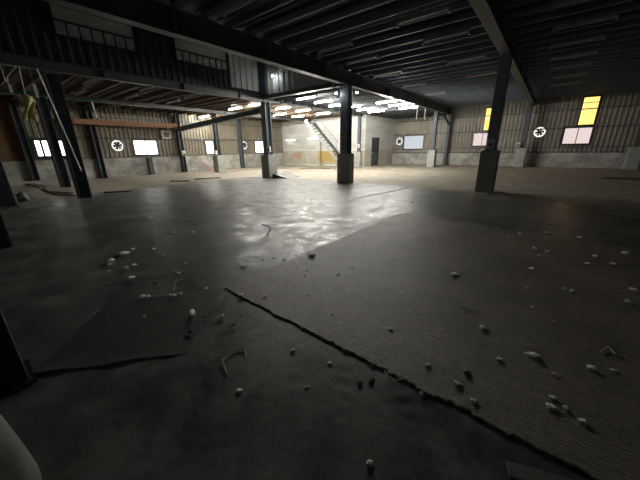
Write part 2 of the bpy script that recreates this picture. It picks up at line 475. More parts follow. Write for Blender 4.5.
# ------------------------------------------------------------------ beams and joists
def ibeam(name, label, x, y0, y1, z0, z1, w=.2, mat='beam', cat='beam', group=None):
    bm = bmesh.new()
    bx(bm, -.02, .02, y0, y1, z0+.025, z1-.025)
    bx(bm, -w/2, w/2, y0, y1, z0, z0+.025); bx(bm, -w/2, w/2, y0, y1, z1-.025, z1)
    y = y0 + 1
    while y < y1:                                          # web stiffeners
        bx(bm, -w/2+.01, w/2-.01, y, y+.015, z0+.025, z1-.025); y += 2.7
    o = obj(name, bm, M[mat]); o.location = (x, 0, 0)
    return tag(o, label, cat, group)
ibeam('roof_beam', 'deep dark roof beam running from upper left over the middle square column', -7.1, YN+.05, YF-.02, 3.95, 4.45, .26)
ibeam('roof_beam', 'deep roof beam over the right-hand column with the tall concrete base', -1.6, YN+.05, YF-.02, 4.08, 4.45, .26)
ibeam('roof_beam', 'dark roof beam near the right edge above the frame corner', 3.9, YN+.05, YF-.02, 4.08, 4.45, .26)
ibeam('mezzanine_beam', 'long grey edge beam along the bottom of the windowed upper wall', -12.1, YN+.05, 20.75, 3.8, 4.06, .22, 'beam_pale')
ibeam('mezzanine_beam', 'dark beam under the low brown ceiling between left wall and edge beam', -17.2, YN+.05, 20.75, 3.72, 3.88, .18, 'beam')
o = boxobj('mezzanine_beam', M['beam_pale'], None, (-11.95, -7.25, 10.6, 10.75, 3.92, 4.08), (-11.95, -7.25, 10.55, 10.8, 3.9, 3.93))
tag(o, 'cross beam below the pale ribbed panels between the two centre columns', 'beam')
def joist_bm(x0, x1):
    bm = bmesh.new()                                       # C-section
    bx(bm, x0, x1, -.004, .004, 0, .15)
    bx(bm, x0, x1, -.004, .055, 0, .012); bx(bm, x0, x1, -.004, .055, .138, .15)
    return bm
ys = [YN + .35 + .68*i for i in range(int((YF-YN)/.68))]
j0 = obj('ceiling_joist', joist_bm(-7.24, XR-.02), M['joist'])
tag(j0, 'thin grey steel joist crossing the dark main hall ceiling', 'joist', 'parallel joists of the main hall ceiling')
j0.location = (0, ys[0], 4.455)
for y in ys[1:]:
    if y < YF-.2: dup(j0, (0, y, 4.455))
k0 = obj('ceiling_joist', joist_bm(XL+.02, -12.22), M['joist_brown'])
tag(k0, 'thin rusty joist under the low brown ceiling left of the edge beam', 'joist', 'parallel joists under the low left ceiling')
k0.location = (0, ys[0], 3.905)
for y in ys[1:]:
    if y < 20.7: dup(k0, (0, y, 3.905))
q0 = obj('ceiling_joist', joist_bm(-11.98, -7.26), M['joist_dull'])
tag(q0, 'thin joist above the lit lamps between edge beam and main roof beam', 'joist', 'parallel joists above the lit lamps')
first = True
for y in ys:
    if 10.9 < y < YF-.2:
        if first: q0.location = (0, y, 3.905); first = False
        else: dup(q0, (0, y, 3.905))

# ------------------------------------------------------------------ columns
def column(label, x, y, top, w=.5, d=.5, bh=1.28, sw=.22, boxside=None, mat='steel_dark', base=True, group=None, plate=None):
    t = thing('steel_column', label, 'column', (x, y, 0), 0, group)
    z0 = 0
    if base:
        bm = bmesh.new(); bx(bm, -w/2, w/2, -d/2, d/2, 0, bh)
        obj('concrete_base', bm, M['concrete'], t, bev=.015); z0 = bh
    bm = bmesh.new()                                       # H-section shaft
    s = sw/2
    bx(bm, -s, s, -s, -s+.02, z0, top); bx(bm, -s, s, s-.02, s, z0, top); bx(bm, -.015, .015, -s+.02, s-.02, z0, top)
    obj('shaft', bm, M[mat], t)
    if base:
        boxobj('foot_plate', M[mat], t, -s-.05, s+.05, -s-.05, s+.05, z0, z0+.025)
    if boxside is not None:
        bxm = bmesh.new(); bx(bxm, -.11, .11, -.06, .06, 0, .28)
        e = obj('switch_box', bxm, M['white_plastic'], t, bev=.01); e.location = (boxside[0], boxside[1], boxside[2])
        e['label'] = 'pale switch box'
        bz = bmesh.new(); bx(bz, -.06, .06, -.075, -.055, .05, .16); obj('cover', bz, M['black_plastic'], e)
    return t
column('middle column on a square concrete base, under the main roof beam', -7.1, 10.85, 3.95, .58, .5, 1.26, .36, mat='steel_blue')
column('right-hand dark column on a tall grey concrete base, nearest to the camera', -1.6, 11.25, 4.08, .52, .5, 1.33, .3, (0, -.24, 1.42), mat='steel_blue')
cc = column('column under the corner of the windowed upper wall, black box on its shaft', -12.0, 10.75, 3.8, .6, .6, 1.2, .36, (.28, -.2, 1.35), mat='steel_blue')
boxobj('upper_shaft', M['steel_dark'], cc, -.2, .35, -.2, .0, 4.1, 6.15)
column('column on a concrete base just left of the corner column, under the low ceiling', -18.3, 11.75, 3.9, .6, .6, 1.15, .24, (0, -.2, 1.2))
column('thin dark column with pale concrete base left of the far grey window wall column', -7.1, 22.8, 3.95, .55, .5, 1.25, .26)
column('steel column with pale base where the right-hand roof beam meets the far wall', -1.7, 25.1, 4.08, .6, .5, 1.3, .26, (-.2, -.25, 1.4))
column('column with pale base at the right edge by the far wall', 3.9, 25.4, 4.08, .6, .5, 1.3, .26)
column('column with pale base at the outer corner of the white office', -12.1, 20.4, 3.8, .4, .4, 1.2, .22, (0, -.12, 1.5))
# no concrete base
column('bare dark steel post in the left foreground with a thin pipe beside it', -12.5, 2.6, 3.8, sw=.34, base=False, mat='steel_dark')
column('bare dark steel post under the low ceiling in front of the bright left window', -17.2, 3.0, 3.72, sw=.34, base=False, mat='steel_dark')
column('dark steel column at the left edge of the frame, nearest on that side', -7.1, .1, 3.95, sw=.4, base=False, mat='steel_dark')
column('blue grey post with ribbed sides at the left edge beyond the dark one', -12.65, .75, 3.8, sw=.36, base=False, mat='steel_blue')
cw = column('dark steel column against the far wall behind the thin dark column', -6.9, 25.7, 3.9, sw=.24, base=False)
bm = bmesh.new(); bar(bm, (-.1, -1.5, 3.84), (0, -.1, 3.15), .12, .14)
obj('knee_brace', bm, M['beam'], cw)

def wall_column(label, y, top=3.9, w=.28, box=None):
    t = thing('wall_column', label, 'column', (XL+.27, y, 0))
    boxobj('shaft', M['steel_dark'], t, (-.14, .13, -w/2, -w/2+.03, 0, top), (-.14, .13, w/2-.03, w/2, 0, top), (-.14, -.02, -w/2+.03, w/2-.03, 0, top))
    if box:
        b = boxobj('switch_box', M['white_plastic'], t, (.135, .3, -.13, .13, 1.15, 1.5), bev=.01); b['label'] = 'pale switch box'
        boxobj('cover', M['black_plastic'], b, (.3, .315, -.08, .08, 1.18, 1.3))
    return t
wall_column('dark steel wall column left of the first wall fan', 5.5)
wall_column('dark steel wall column with a switch box, at the end of the orange duct', 10.45, box=True)
wall_column('dark steel wall column right of the leftmost bright window', 4.45)
wall_column('dark steel wall column left of the leftmost bright window', 2.55)
wall_column('far dark wall column on the left wall before the second wall fan', 15.6)
o = boxobj('pilaster', M['steel_dark'], None, (XL+.125, XL+.3, -.12, .12, 0, 1.1)); o.location = (0, 8.25, 0)
tag(o, 'short dark post against the plaster below the twin-pane window', 'post')
o = boxobj('pilaster', M['office'], None, (-.18, .18, -.22, 0, 0, 2.25)); o.location = (-16.35, OY-.051, 0)
tag(o, 'ochre-stained concrete pilaster standing against the white office front', 'post')
o = boxobj('curb_wedge', M['black_plastic'], None, (0, .1, 0, .1, 0, .1))
bmw = bmesh.new()
vs = [bmw.verts.new(p) for p in ((0,0,0),(1.0,.15,0),(.9,1.2,0),(0,1.2,0),(0,0,.22),(0,1.2,.22))]
for f in ((0,3,2,1),(0,1,4),(3,5,2),(0,4,5,3),(1,2,5,4)): bmw.faces.new([vs[i] for i in f])
bmesh.ops.recalc_face_normals(bmw, faces=bmw.faces[:]); bmw.to_mesh(o.data); bmw.free()
o.location = (-11.68, 10.65, 0); tag(o, 'small black wedge lying at the foot of the corner column', 'ramp')
# ------------------------------------------------------------------ lamps
def lamp(lit, L=1.22):
    t = bpy.data.objects.new('fluorescent_lamp', None); COL.objects.link(t)
    bm = bmesh.new(); bx(bm, -L/2, L/2, -.05, .05, .045, .1); bx(bm, -L/2, L/2, -.055, .055, .035, .045)
    obj('housing', bm, M['white_paint'] if lit else M['dusty_white'], t)
    for s in (-1, 1): boxobj('hanger', M['joist'], t, (s*L*.3-.01, s*L*.3+.01, -.01, .01, .1, .262))
    for s in (-1, 1):
        boxobj('end_cap', M['white_plastic' if lit else 'dusty_white'], t, (s*L/2-.02, s*L/2+.02, -.06, .06, -.03, .045))
    bm = bmesh.new(); cyl(bm, (0, 0, .005), .022 if not lit else .024, L-.05, 'x', 8)
    obj('tube', bm, M['tube_on'] if lit else M['tube_off'], t)
    return t
LIT = [
 (-9.75, 11.4, 'lit lamp nearest the cross beam, just left of the middle column'),
 (-9.8, 12.85, 'lit lamp second from the cross beam, left of the middle column'),
 (-10.0, 14.4, 'lit lamp half hidden behind the middle column'),
 (-9.8, 15.6, 'lit lamp just right of the middle column shaft, nearest of its row there'),
 (-9.8, 17.2, 'lit lamp right of the middle column, in the middle of its row'),
 (-9.75, 18.6, 'lit lamp right of the middle column, closest to the white office'),
 (-7.42, 15.3, 'lit lamp under the main roof beam, nearest of three'),
 (-7.45, 16.9, 'lit lamp under the main roof beam, middle of three'),
 (-7.5, 18.5, 'lit lamp under the main roof beam, farthest of three'),
 (-13.1, 11.1, 'lit lamp directly behind the corner column, topmost in the picture'),
 (-13.0, 13.05, 'lit lamp right of the corner column, nearest of its row'),
 (-12.95, 14.8, 'lit lamp right of the corner column, second of its row'),
 (-13.0, 17.0, 'lit lamp right of the corner column above the top of the stair'),
 (-15.1, 11.2, 'lit lamp left of the corner column, nearest of its row'),
 (-15.8, 13.4, 'lit lamp left of the corner column, low against its shaft'),
 (-15.5, 15.2, 'lit lamp right of the corner column, in the low row nearer by'),
 (-15.5, 17.1, 'lit lamp right of the corner column, in the low row farther away'),
 (-18.5, 13.8, 'lit lamp between the two left concrete-based columns, lower one'),
 (-20.2, 12.2, 'leftmost lit lamp, close to the left wall'),
]
proto_on = lamp(True)
proto_off = lamp(False)
for i, (x, y, lab) in enumerate(LIT):
    z = 3.8 if x < -8 else 3.8
    if i == 0:
        proto_on.location = (x, y, z); tag(proto_on, lab, 'lamp', 'lit fluorescent lamps')
    else: dup(proto_on, (x, y, z), 0, lab, 'lit fluorescent lamps')
OFF = [
 (-5.7, 4.6, 4.35, 'unlit lamp on the main ceiling, nearest the upper left corner of its row'),
 (-5.7, 8.05, 4.35, 'unlit lamp on the main ceiling upper left of the middle column'),
 (-5.75, 9.75, 4.35, 'unlit lamp on the main ceiling just above the middle column'),
 (-5.9, 12.1, 4.35, 'unlit lamp on the main ceiling right of the middle column top'),
 (-5.85, 15.0, 4.35, 'unlit lamp beyond the middle column in the left row, second from far end'),
 (-5.9, 18.3, 4.35, 'unlit lamp at the far end of the left row on the main ceiling'),
 (-2.95, 7.7, 4.35, 'big pale unlit lamp at top centre of the ceiling'),
 (-2.9, 9.4, 4.35, 'big pale unlit lamp second from top left of the right roof beam'),
 (-2.95, 12.1, 4.35, 'unlit lamp third in the row left of the right roof beam'),
 (-2.95, 15.0, 4.35, 'unlit lamp fourth in the row left of the right roof beam'),
 (0.05, 9.05, 4.35, 'unlit lamp right of the right roof beam, cut by the top edge'),
 (0.05, 10.7, 4.35, 'unlit lamp right of the right roof beam, second from top'),
 (0.0, 12.4, 4.35, 'unlit lamp right of the right roof beam, third from top'),
 (0.0, 14.1, 4.35, 'unlit lamp right of the right roof beam, fourth from top'),
 (0.0, 15.85, 4.35, 'unlit lamp right of the right roof beam, fifth from top'),
 (0.0, 17.9, 4.35, 'unlit lamp right of the right roof beam, sixth from top'),
 (-.1, 20.1, 4.35, 'unlit lamp right of the right roof beam, farthest of its row'),
 (-12.95, 3.65, 3.8, 'unlit lamp under the low ceiling just right of the long thin pipe'),
 (-15.5, 4.0, 3.8, 'unlit lamp under the low ceiling behind the long thin pipe'),
 (-15.2, 5.75, 3.8, 'unlit lamp under the low ceiling above the twin-pane window'),
 (-12.95, 5.5, 3.8, 'unlit lamp close behind the edge beam, nearer of two'),
 (-15.3, 7.65, 3.8, 'unlit lamp under the low ceiling farther right, away from the edge beam'),
 (-12.95, 7.4, 3.8, 'unlit lamp close behind the edge beam, farther of two'),
 (-19.0, 6.2, 3.8, 'unlit lamp under the low ceiling near the left wall, above the first fan'),
]
for i, (x, y, z, lab) in enumerate(OFF):
    if i == 0:
        proto_off.location = (x, y, z); tag(proto_off, lab, 'lamp', 'unlit fluorescent lamps')
    else: dup(proto_off, (x, y, z), 0, lab, 'unlit fluorescent lamps')
# low tube lamps fixed on the office front
for i, (x, z, lab) in enumerate(((-19.8, 2.3, 'lit tube fixed low on the white office front, left one'), (-17.0, 2.36, 'lit tube fixed low on the white office front, under the stair'))):
    r = dup(proto_on, (x, OY-.06, z), 0, lab, 'tubes on the office front'); r.rotation_euler = (PI/2, 0, 0); r.rotation_euler = (-PI/2, 0, 0)
    r.location = (x, OY-.11, z)
    for c in r.children:
        if c.name.startswith('tube'):
            c.data = c.data.copy(); c.data.materials[0] = M['tube_dim']

def flood(label, x, y, z):
    t = thing('flood_lamp', label, 'lamp', (x, y, z), 0, 'small round lamps')
    bm = bmesh.new(); cyl(bm, (0, 0, 0), .06, .08, 'z', 16); obj('housing', bm, M['white_paint'], t)
    bm = bmesh.new(); bmesh.ops.create_uvsphere(bm, u_segments=14, v_segments=8, radius=.05); bmesh.ops.translate(bm, vec=(0, 0, -.045), verts=bm.verts[:])
    obj('bulb', bm, M['bulb_on'], t, smooth=True)
    bm = bmesh.new(); tube(bm, [(0, 0, .04), (0, 0, .22)], .012, 6); obj('stem', bm, M['steel_dark'], t)
    return t
flood('small round lamp glowing just left of the middle column top', -7.38, 10.5, 3.7)
flood('small round lamp glowing just right of the middle column top', -6.75, 11.1, 3.72)
flood('small round lamp glowing before the pale ribbed panels above', -11.0, 10.45, 4.85)

# conduit hanging near the roof beam left of the middle column
o = obj('conduit', (lambda b: (tube(b, [(0, 0, 0), (0, 0, .67)], .02, 6), b)[1])(bmesh.new()), M['white_paint'])
o.location = (-7.18, 10.0, 3.3); tag(o, 'short pale conduit hanging left of the middle column top', 'pipe')
for i, (x, y, lab) in enumerate(((-7.6, 20.3, 'left one of two thin rods hanging by the three roof beam lamps'), (-7.25, 20.9, 'right one of two thin rods hanging by the three roof beam lamps'))):
    b = bmesh.new(); tube(b, [(0, 0, 0), (0, 0, .6)], .015, 6)
    o = obj('hanging_rod', b, M['white_paint']); o.location = (x, y, 3.3); tag(o, lab, 'rod')

# ------------------------------------------------------------------ wall fans
def fan(label, side, a, z, r=.38):
    t = thing('exhaust_fan', label, 'fan', (XL+.06, a, z) if side == 'left' else (a, YF-.06, z), PI/2 if side == 'left' else 0, 'round wall fans')
    # local: faces -y
    bm = bmesh.new(); n = 28
    ring = []
    for k in range(n):
        c, s = math.cos(2*PI*k/n), math.sin(2*PI*k/n)
        ring.append([bm.verts.new((c*rr, yy, s*rr)) for rr, yy in ((r, -.08), (r+.03, -.08), (r+.03, 0), (r, 0))])
    for k in range(n):
        A, B = ring[k], ring[(k+1) % n]
        for j in range(4): bm.faces.new((A[j], B[j], B[(j+1) % 4], A[(j+1) % 4]))
    obj('housing', bm, M['steel_dark'], t)
    bm = bmesh.new(); cyl(bm, (0, -.005, 0), r, .01, 'y', 28); obj('backlit_disc', bm, M['fan_light'], t)
    bm = bmesh.new(); cyl(bm, (0, -.06, 0), r*.22, .08, 'y', 14); obj('hub', bm, M['blade'], t)
    for k in range(6):
        bm = bmesh.new(); a0 = 2*PI*k/6 + .2
        pts = [(r*.18, -.04), (r*.7, -.11), (r*.76, .075), (r*.18, .035)]
        f = []
        for yy in (-.07, -.055):
            f.append([bm.verts.new((math.cos(a0)*p - math.sin(a0)*q, yy + (q*.15), math.sin(a0)*p + math.cos(a0)*q)) for p, q in pts])
        bm.faces.new(f[0]); bm.faces.new(f[1][::-1])
        for j in range(4): bm.faces.new((f[0][j], f[0][(j+1) % 4], f[1][(j+1) % 4], f[1][j]))
        obj('blade', bm, M['blade'], t)
    return t
fan('round six-blade wall fan on the left wall beside the twin-pane window', 'left', 6.6, 1.85, .32)
fan('small round wall fan on the left wall beside the farthest bright window', 'left', 16.1, 1.85, .34)
fan('round wall fan on the far wall left of the milky blue window', 'far', -11.15, 2.0, .32)
fan('round wall fan on the dark far wall left of the yellow panel', 'far', -.9, 2.34, .33)

# louvre housing on the left wall
t = thing('vent_housing', 'square white louvre housing on the left wall below the orange duct', 'vent', (XL+.06, 9.55, 2.3))
boxobj('frame', M['white_paint'], t, (0, .3, -.28, -.22, 0, .5), (0, .3, .22, .28, 0, .5), (0, .3, -.22, .22, 0, .06), (0, .3, -.22, .22, .44, .5))
boxobj('louvre', M['fascia_pale'], t, *[(.05, .25, -.22, .22, .1+.09*k, .12+.09*k) for k in range(4)])

for lab, P in (('white forked crack of cable across the second row of mezzanine panes', [(-12.04, 6.72, 5.55), (-12.04, 6.86, 5.3), (-12.04, 6.92, 5.12), (-12.04, 6.84, 4.92)]),
               ('short white bent cable low on the second row of mezzanine panes', [(-12.04, 7.35, 5.12), (-12.04, 7.42, 4.98), (-12.04, 7.58, 5.0), (-12.04, 7.6, 5.14)])):
    b = bmesh.new(); p0 = Vector(P[0]); tube(b, [Vector(p)-p0 for p in P], .014, 6)
    o = obj('cable', b, M['white_paint']); o.location = p0; tag(o, lab, 'cable')
# orange duct along the left wall and the long sloping dark beam
bm = bmesh.new()
bx(bm, XL+.5, XL+.85, 4.3, 10.0, 2.95, 3.22)
bx(bm, XL+.47, XL+.88, 9.9, 10.1, 2.9, 3.27)
y = 4.6
while y < 9.8:
    bx(bm, XL+.04, XL+.87, y, y+.05, 2.93, 3.24); y += 2.4
tag(obj('duct', bm, M['orange'], bev=.01), 'long orange brown duct running along the left wall under the ceiling', 'duct')
bm = bmesh.new(); bar(bm, (-20.8, 10.3, 2.88), (-12.25, 10.7, 3.42), .2, .26)
bar(bm, (-20.8, 10.3, 2.76), (-12.25, 10.7, 3.3), .3, .03)
tag(obj('crane_rail', bm, M['steel_dark']), 'dark sloping steel rail from the orange duct end to the corner column', 'beam')

# ------------------------------------------------------------------ steep stair in front of the office
t = thing('staircase', 'steep white steel stair rising left behind the middle column', 'stairs', (-11.6, 18, 0))
A, B = (0, 0, 0), (-3.75, 0, 3.85)
for s in (-.4, .4):
    bm = bmesh.new(); bar(bm, (0, s, 0.02), (-3.62, s, 3.56), .05, .22); obj('stringer', bm, M['dusty_white'] if s < 0 else M['steel_dark'], t)
for k in range(1, 17):
    f = k/17; bm = bmesh.new(); bx(bm, -3.62*f-.12, -3.62*f+.12, -.37, .37, 3.56*f-.02, 3.56*f+.02)
    obj('tread', bm, M['beam'], t)
bm = bmesh.new()
for f in (.05, .35, .65, .95): tube(bm, [(-3.62*f, .4, 3.56*f+.1), (-3.62*f, .4, .8+3.56*f)], .016, 6)
tube(bm, [(-.18, .4, .98), (-2.7, .4, 3.46)], .018, 6)
obj('handrail', bm, M['steel_dark'], t)

# ------------------------------------------------------------------ left foreground: pipes, cloth, board, sack
def pipe(name, label, pts, r, mat, cat='pipe'):
    p0 = Vector(pts[0]); bm = bmesh.new(); tube(bm, [Vector(p)-p0 for p in pts], r, 8)
    o = obj(name, bm, M[mat]); o.location = p0; return tag(o, label, cat)
pipe('long_pipe', 'long thin bright pipe leaning beside the bare dark steel post', [(-12.05, 2.22, 3.81), (-12.15, 2.62, .9)], .02, 'white_paint')
pipe('hanging_cable', 'thin grey cable hanging above the yellow cloth', [(-12.1, 1.86, 3.8), (-12.1, 1.83, 3.3), (-12.1, 1.82, 3.085)], .012, 'white_paint', 'cable')
pipe('hanging_cable', 'leftmost thin cable hanging from the edge beam above a pale tag', [(-12.1, 1.5, 3.8), (-12.1, 1.5, 3.45), (-12.1, 1.54, 3.32)], .012, 'twig', 'cable')
pipe('hanging_cable', 'thin pale cord dangling below the yellow cloth', [(-12.1, 1.8, 2.42), (-12.1, 1.83, 2.2), (-12.1, 1.84, 1.95)], .014, 'twig', 'cable')
pipe('hanging_rod', 'short white rod hanging above the orange duct near the left', [(-17.2, 4.78, 3.72), (-17.2, 4.82, 3.05)], .025, 'white_paint', 'rod')
def cloth(name, label, loc, w, h, mat, seed, cat='cloth'):
    bm = bmesh.new(); n, m_ = 8, 12; g = []
    for i in range(n+1):
        row = []
        for j in range(m_+1):
            u, v = i/n - .5, j/m_
            ww = w*(.8 + .25*math.sin(v*8+seed))
            row.append(bm.verts.new((.05*math.sin(u*9+v*4+seed), u*ww + .05*math.sin(v*5+seed), -v*h + .03*math.cos(u*8))))
        g.append(row)
    for i in range(n):
        for j in range(m_): bm.faces.new((g[i][j], g[i+1][j], g[i+1][j+1], g[i][j+1]))
    o = obj(name, bm, M[mat], smooth=True); o.location = loc
    s = o.modifiers.new('thick', 'SOLIDIFY'); s.thickness = .012
    return tag(o, label, cat)
cloth('hanging_cloth', 'crumpled yellow cloth tied to the cables at upper left', (-12.1, 1.8, 3.08), .3, .66, 'yellow_cloth', .4)
for lab, loc, w_, h_ in (('narrow pale strip hanging right of the yellow cloth', (-12.05, 2.06, 3.03), .07, .36), ('narrow pale strip hanging at the far upper left edge', (-12.05, 1.55, 3.1), .06, .2)):
    b = bmesh.new(); bx(b, -.008, .008, -w_/2, w_/2, 0, h_); tube(b, [(0, 0, h_), (0, 0, 3.83-loc[2])], .004, 5)
    o = obj('paper_tag', b, M['white_paint']); o.location = loc; tag(o, lab, 'tag')
cloth('hanging_cloth', 'dull khaki cloth hanging right of the yellow one, behind the long pipe', (-13.3, 2.6, 3.05), .28, .5, 'sack', 2.6)
# small pale bag and board on the floor at the blue grey post
def blob(name, label, loc, sx, sy, sz, mat, seed, cat, amp=.18, sub=3):
    bm = bmesh.new(); bmesh.ops.create_icosphere(bm, subdivisions=sub, radius=1)
    for v in bm.verts:
        k = 1 + amp*noise.noise(v.co*1.6 + Vector((seed, seed*2, 0)))
        v.co = Vector((v.co.x*sx*k, v.co.y*sy*k, max(v.co.z*k, -.75)*sz + .75*sz))
    o = obj(name, bm, M[mat], smooth=True); o.location = loc
    return tag(o, label, cat)
blob('rag_bundle', 'small crumpled pale bundle on the floor beside the blue grey post', (-13.2, 1.15, 0), .13, .13, .18, 'sack', 3, 'rag', .5)
# the pale sack close to the camera
bm = bmesh.new(); n = 40; prof = [(.0, 0), (.17, .0), (.205, .05), (.215, .15), (.208, .34), (.185, .5), (.14, .63), (.07, .74), (0, .76)]
rings = []
for (r, z) in prof:
    if r == 0: rings.append([bm.verts.new((0, 0, z))]); continue
    ring = []
    for k in range(n):
        a = 2*PI*k/n
        rr = r*(1 + .05*math.sin(5*a + z*6) + .025*math.sin(11*a - z*14))
        ring.append(bm.verts.new((rr*math.cos(a), rr*math.sin(a)*.9, z + .012*math.sin(3*a))))
    rings.append(ring)
for a, b in zip(rings, rings[1:]):
    for k in range(n):
        k2 = (k+1) % n
        if len(a) == 1: bm.faces.new((a[0], b[k], b[k2]))
        elif len(b) == 1: bm.faces.new((a[k], a[k2], b[0]))
        else: bm.faces.new((a[k], a[k2], b[k2], b[k]))
o = obj('sack', bm, M['sack'], smooth=True); o.location = (-1.60, -.30, 0.0)
tag(o, 'pale grey bulging sack at the bottom left corner of the frame', 'sack')
o.modifiers.new('sub', 'SUBSURF').render_levels = 1
t = thing('steel_stand', 'black upright steel stand at the left edge, just behind the pale sack', 'stand', (-2.66, -.14, 0))
boxobj('post', M['black_plastic'], t, (-.12, .1, -.1, .1, .02, .95), bev=.01)
boxobj('foot_plate', M['black_plastic'], t, (-.17, .15, -.13, .13, 0, .02))

# ------------------------------------------------------------------ flat things on the floor
# coarse mat, with a ragged edge
def mat_mesh(x0, x1, y0, y1, th, seg=.06, rag=.025):
    bm = bmesh.new(); loop = []
    def edge(p, q):
        L = (Vector(q)-Vector(p)).length; n = max(2, int(L/seg))
        d = (Vector(q)-Vector(p)).normalized(); nn = Vector((-d.y, d.x))
        for i in range(n):
            c = Vector(p) + d*(L*i/n)
            k = noise.noise(Vector((c.x*5, c.y*5, 3)))*rag + noise.noise(Vector((c.x*30, c.y*30, 9)))*rag*1.1
            loop.append(c + nn*k)
    edge((x0, y0), (x1, y0)); edge((x1, y0), (x1, y1)); edge((x1, y1), (x0, y1)); edge((x0, y1), (x0, y0))
    top = [bm.verts.new((p.x, p.y, th)) for p in loop]; bot = [bm.verts.new((p.x, p.y, .001)) for p in loop]
    bm.faces.new(top); bm.faces.new(bot[::-1])
    for i in range(len(loop)):
        j = (i+1) % len(loop); bm.faces.new((bot[i], bot[j], top[j], top[i]))
    return bm
bm = mat_mesh(0, 10.4, 0, 4.75, .011, .022, .03)
for v in bm.verts:
    # far side runs slightly towards the camera on the right
    v.co.y -= .28*(v.co.x/4)*(v.co.y/4.75) if v.co.y > 2 else 0
    v.co.y -= .03*v.co.x*0
o = obj('floor_mat', bm, M['mat']); o.location = (-2.66, 1.57, 0); o.rotation_euler = (0, 0, -.02)
tag(o, 'large coarse brown dusty mat with a dark ragged edge, covering the right foreground', 'mat')
# thin dark sheet at left
bm = bmesh.new()
P = [(-2.62, -.03), (-1.96, .75), (-2.66, 1.56), (-3.36, .66)]
N = 14; g = []
for i in range(N+1):
    row = []
    for j in range(N+1):
        u, v = i/N, j/N
        a = Vector(P[0]).lerp(Vector(P[1]), u); b = Vector(P[3]).lerp(Vector(P[2]), u); c = a.lerp(b, v)
        z = .0015 + (.009*(1-v)**12)*(1+.5*math.sin(u*14))*min(1, (1-u)*6) + .012*max(0, .12-u)/.12*max(0, v-.5)
        row.append(bm.verts.new((c.x - .01*math.sin(u*11)*(1-v), c.y, z)))
    g.append(row)
for i in range(N):
    for j in range(N): bm.faces.new((g[i][j], g[i+1][j], g[i+1][j+1], g[i][j+1]))
o = obj('rubber_sheet', bm, M['rubber'])
s = o.modifiers.new('thick', 'SOLIDIFY'); s.thickness = .0015; s.offset = 1
tag(o, 'thin dark sheet with a curled edge lying flat in the left foreground', 'sheet')
# grey green sheet far left
o = boxobj('floor_sheet', M['green_sheet'], None, (-2.3, 2.3, -.33, .33, .001, .012)); o.location = (-13.6, 1.25, 0); o.rotation_euler = (0, 0, .0)
tag(o, 'grey green sheet lying flat beyond the column at the left edge', 'sheet')
o = boxobj('board', M['sack'], None, (0, 1.2, 0, .07, 0, .012), bev=.003); o.location = (.12, 1.265, .001); o.rotation_euler = (0, 0, .33)
tag(o, 'narrow grey board on the floor at the bottom right corner', 'board')
def plank(label, p, q, w=.16, th=.04):
    p, q = Vector((*p, 0)), Vector((*q, 0)); d = q-p
    o = boxobj('plank', M['wood'], None, (0, d.length, -w/2, w/2, .001, th), bev=.005)
    o.location = p; o.rotation_euler = (0, 0, math.atan2(d.y, d.x)); return tag(o, label, 'plank')
plank('dark plank on the dusty floor below the twin-pane window', (-15.2, 6.8), (-14.3, 7.3))
plank('longer dark plank lying between the two left concrete-based columns', (-15.0, 8.0), (-14.5, 9.2))
plank('dark plank on the floor just right of the bare dark steel post', (-13.3, 3.4), (-12.8, 4.1), .2)
plank('dark plank on the floor between the two bare steel posts', (-15.6, 2.2), (-14.2, 2.6), .12)
plank('plank lying across the floor in front of the stained pilaster', (-15.5, 17.2), (-13.2, 18.0), .3)
plank('long dark plank on the dusty floor at the far right edge', (2.0, 18.2), (5.6, 18.6), .3, .05)
plank('dark plank lying at the foot of the left wall below the leftmost bright window', (-20.4, 2.2), (-18.2, 2.4), .3, .05)
pipe('floor_rod', 'thin bent rod lying between the two bare steel posts', [(-17.4, 2.3, .03), (-15.9, 2.15, .03), (-13.9, 2.2, .03), (-13.2, 2.5, .03)], .025, 'steel_dark', 'rod')
t = thing('broken_stool', 'small faded red frame leaning against the plaster of the left wall', 'frame', (XL+.35, 12.2, 0))
bm = bmesh.new(); bar(bm, (0, -.35, .62), (.1, .25, .04), .06, .05); bar(bm, (.1, -.1, .04), (.1, .75, .04), .05, .07); bar(bm, (.05, .5, .04), (.02, .6, .5), .05, .05)
obj('frame_bars', bm, M['red'], t)
pipe('floor_strip', 'raised pale strip crossing the floor right of the middle column', [(-4.6, 7.2, .008), (-4.2, 9.4, .008), (-3.95, 11.5, .008)], .006, 'chip', 'strip')

# thin threads and curls
def thread(label, pts, r=.006, z=.008, mat='twig', name='twine'):
    return pipe(name, label, [(x, y, z + (0 if i % 2 == 0 else .004)) for i, (x, y) in enumerate(pts)], r*.6, mat, 'twine')
thread('bent pale twig lying on bare dark floor in the left centre foreground', [(-1.52, .83), (-1.65, .88), (-1.66, .93), (-1.68, 1.03), (-1.62, 1.06), (-1.56, 1.03)], .006, .009)
thread('long thin thread running from the dark sheet to the mat corner', [(-3.1, .97), (-2.88, 1.19), (-2.72, 1.38), (-2.66, 1.53)], .0035, .024)
thread('thin forked twig beyond the dark sheet', [(-3.06, 1.19), (-3.29, 1.33), (-3.25, 1.41)], .005, .009)
thread('dark curl of cable on the glossy floor beyond the mat corner', [(-4.47, 3.69), (-4.2, 3.66), (-4.0, 3.5), (-3.84, 3.27)], .014, .016, 'chip')
thread('slim pale splinter on the mat, upper one near its middle', [(-.41, 2.745), (-.29, 2.71)], .008, .02)
thread('short pale splinter on the mat toward the right edge', [(.56, 2.66), (.61, 2.76), (.64, 2.68)], .008, .02)
thread('curled pale shaving lying over the dark edge of the mat', [(-.64, 1.5), (-.6, 1.46), (-.54, 1.46), (-.48, 1.53)], .006, .03)
thread('short pale splinter on the mat left of the bean-shaped scraps', [(.13, 2.44), (.24, 2.46)], .005, .02)

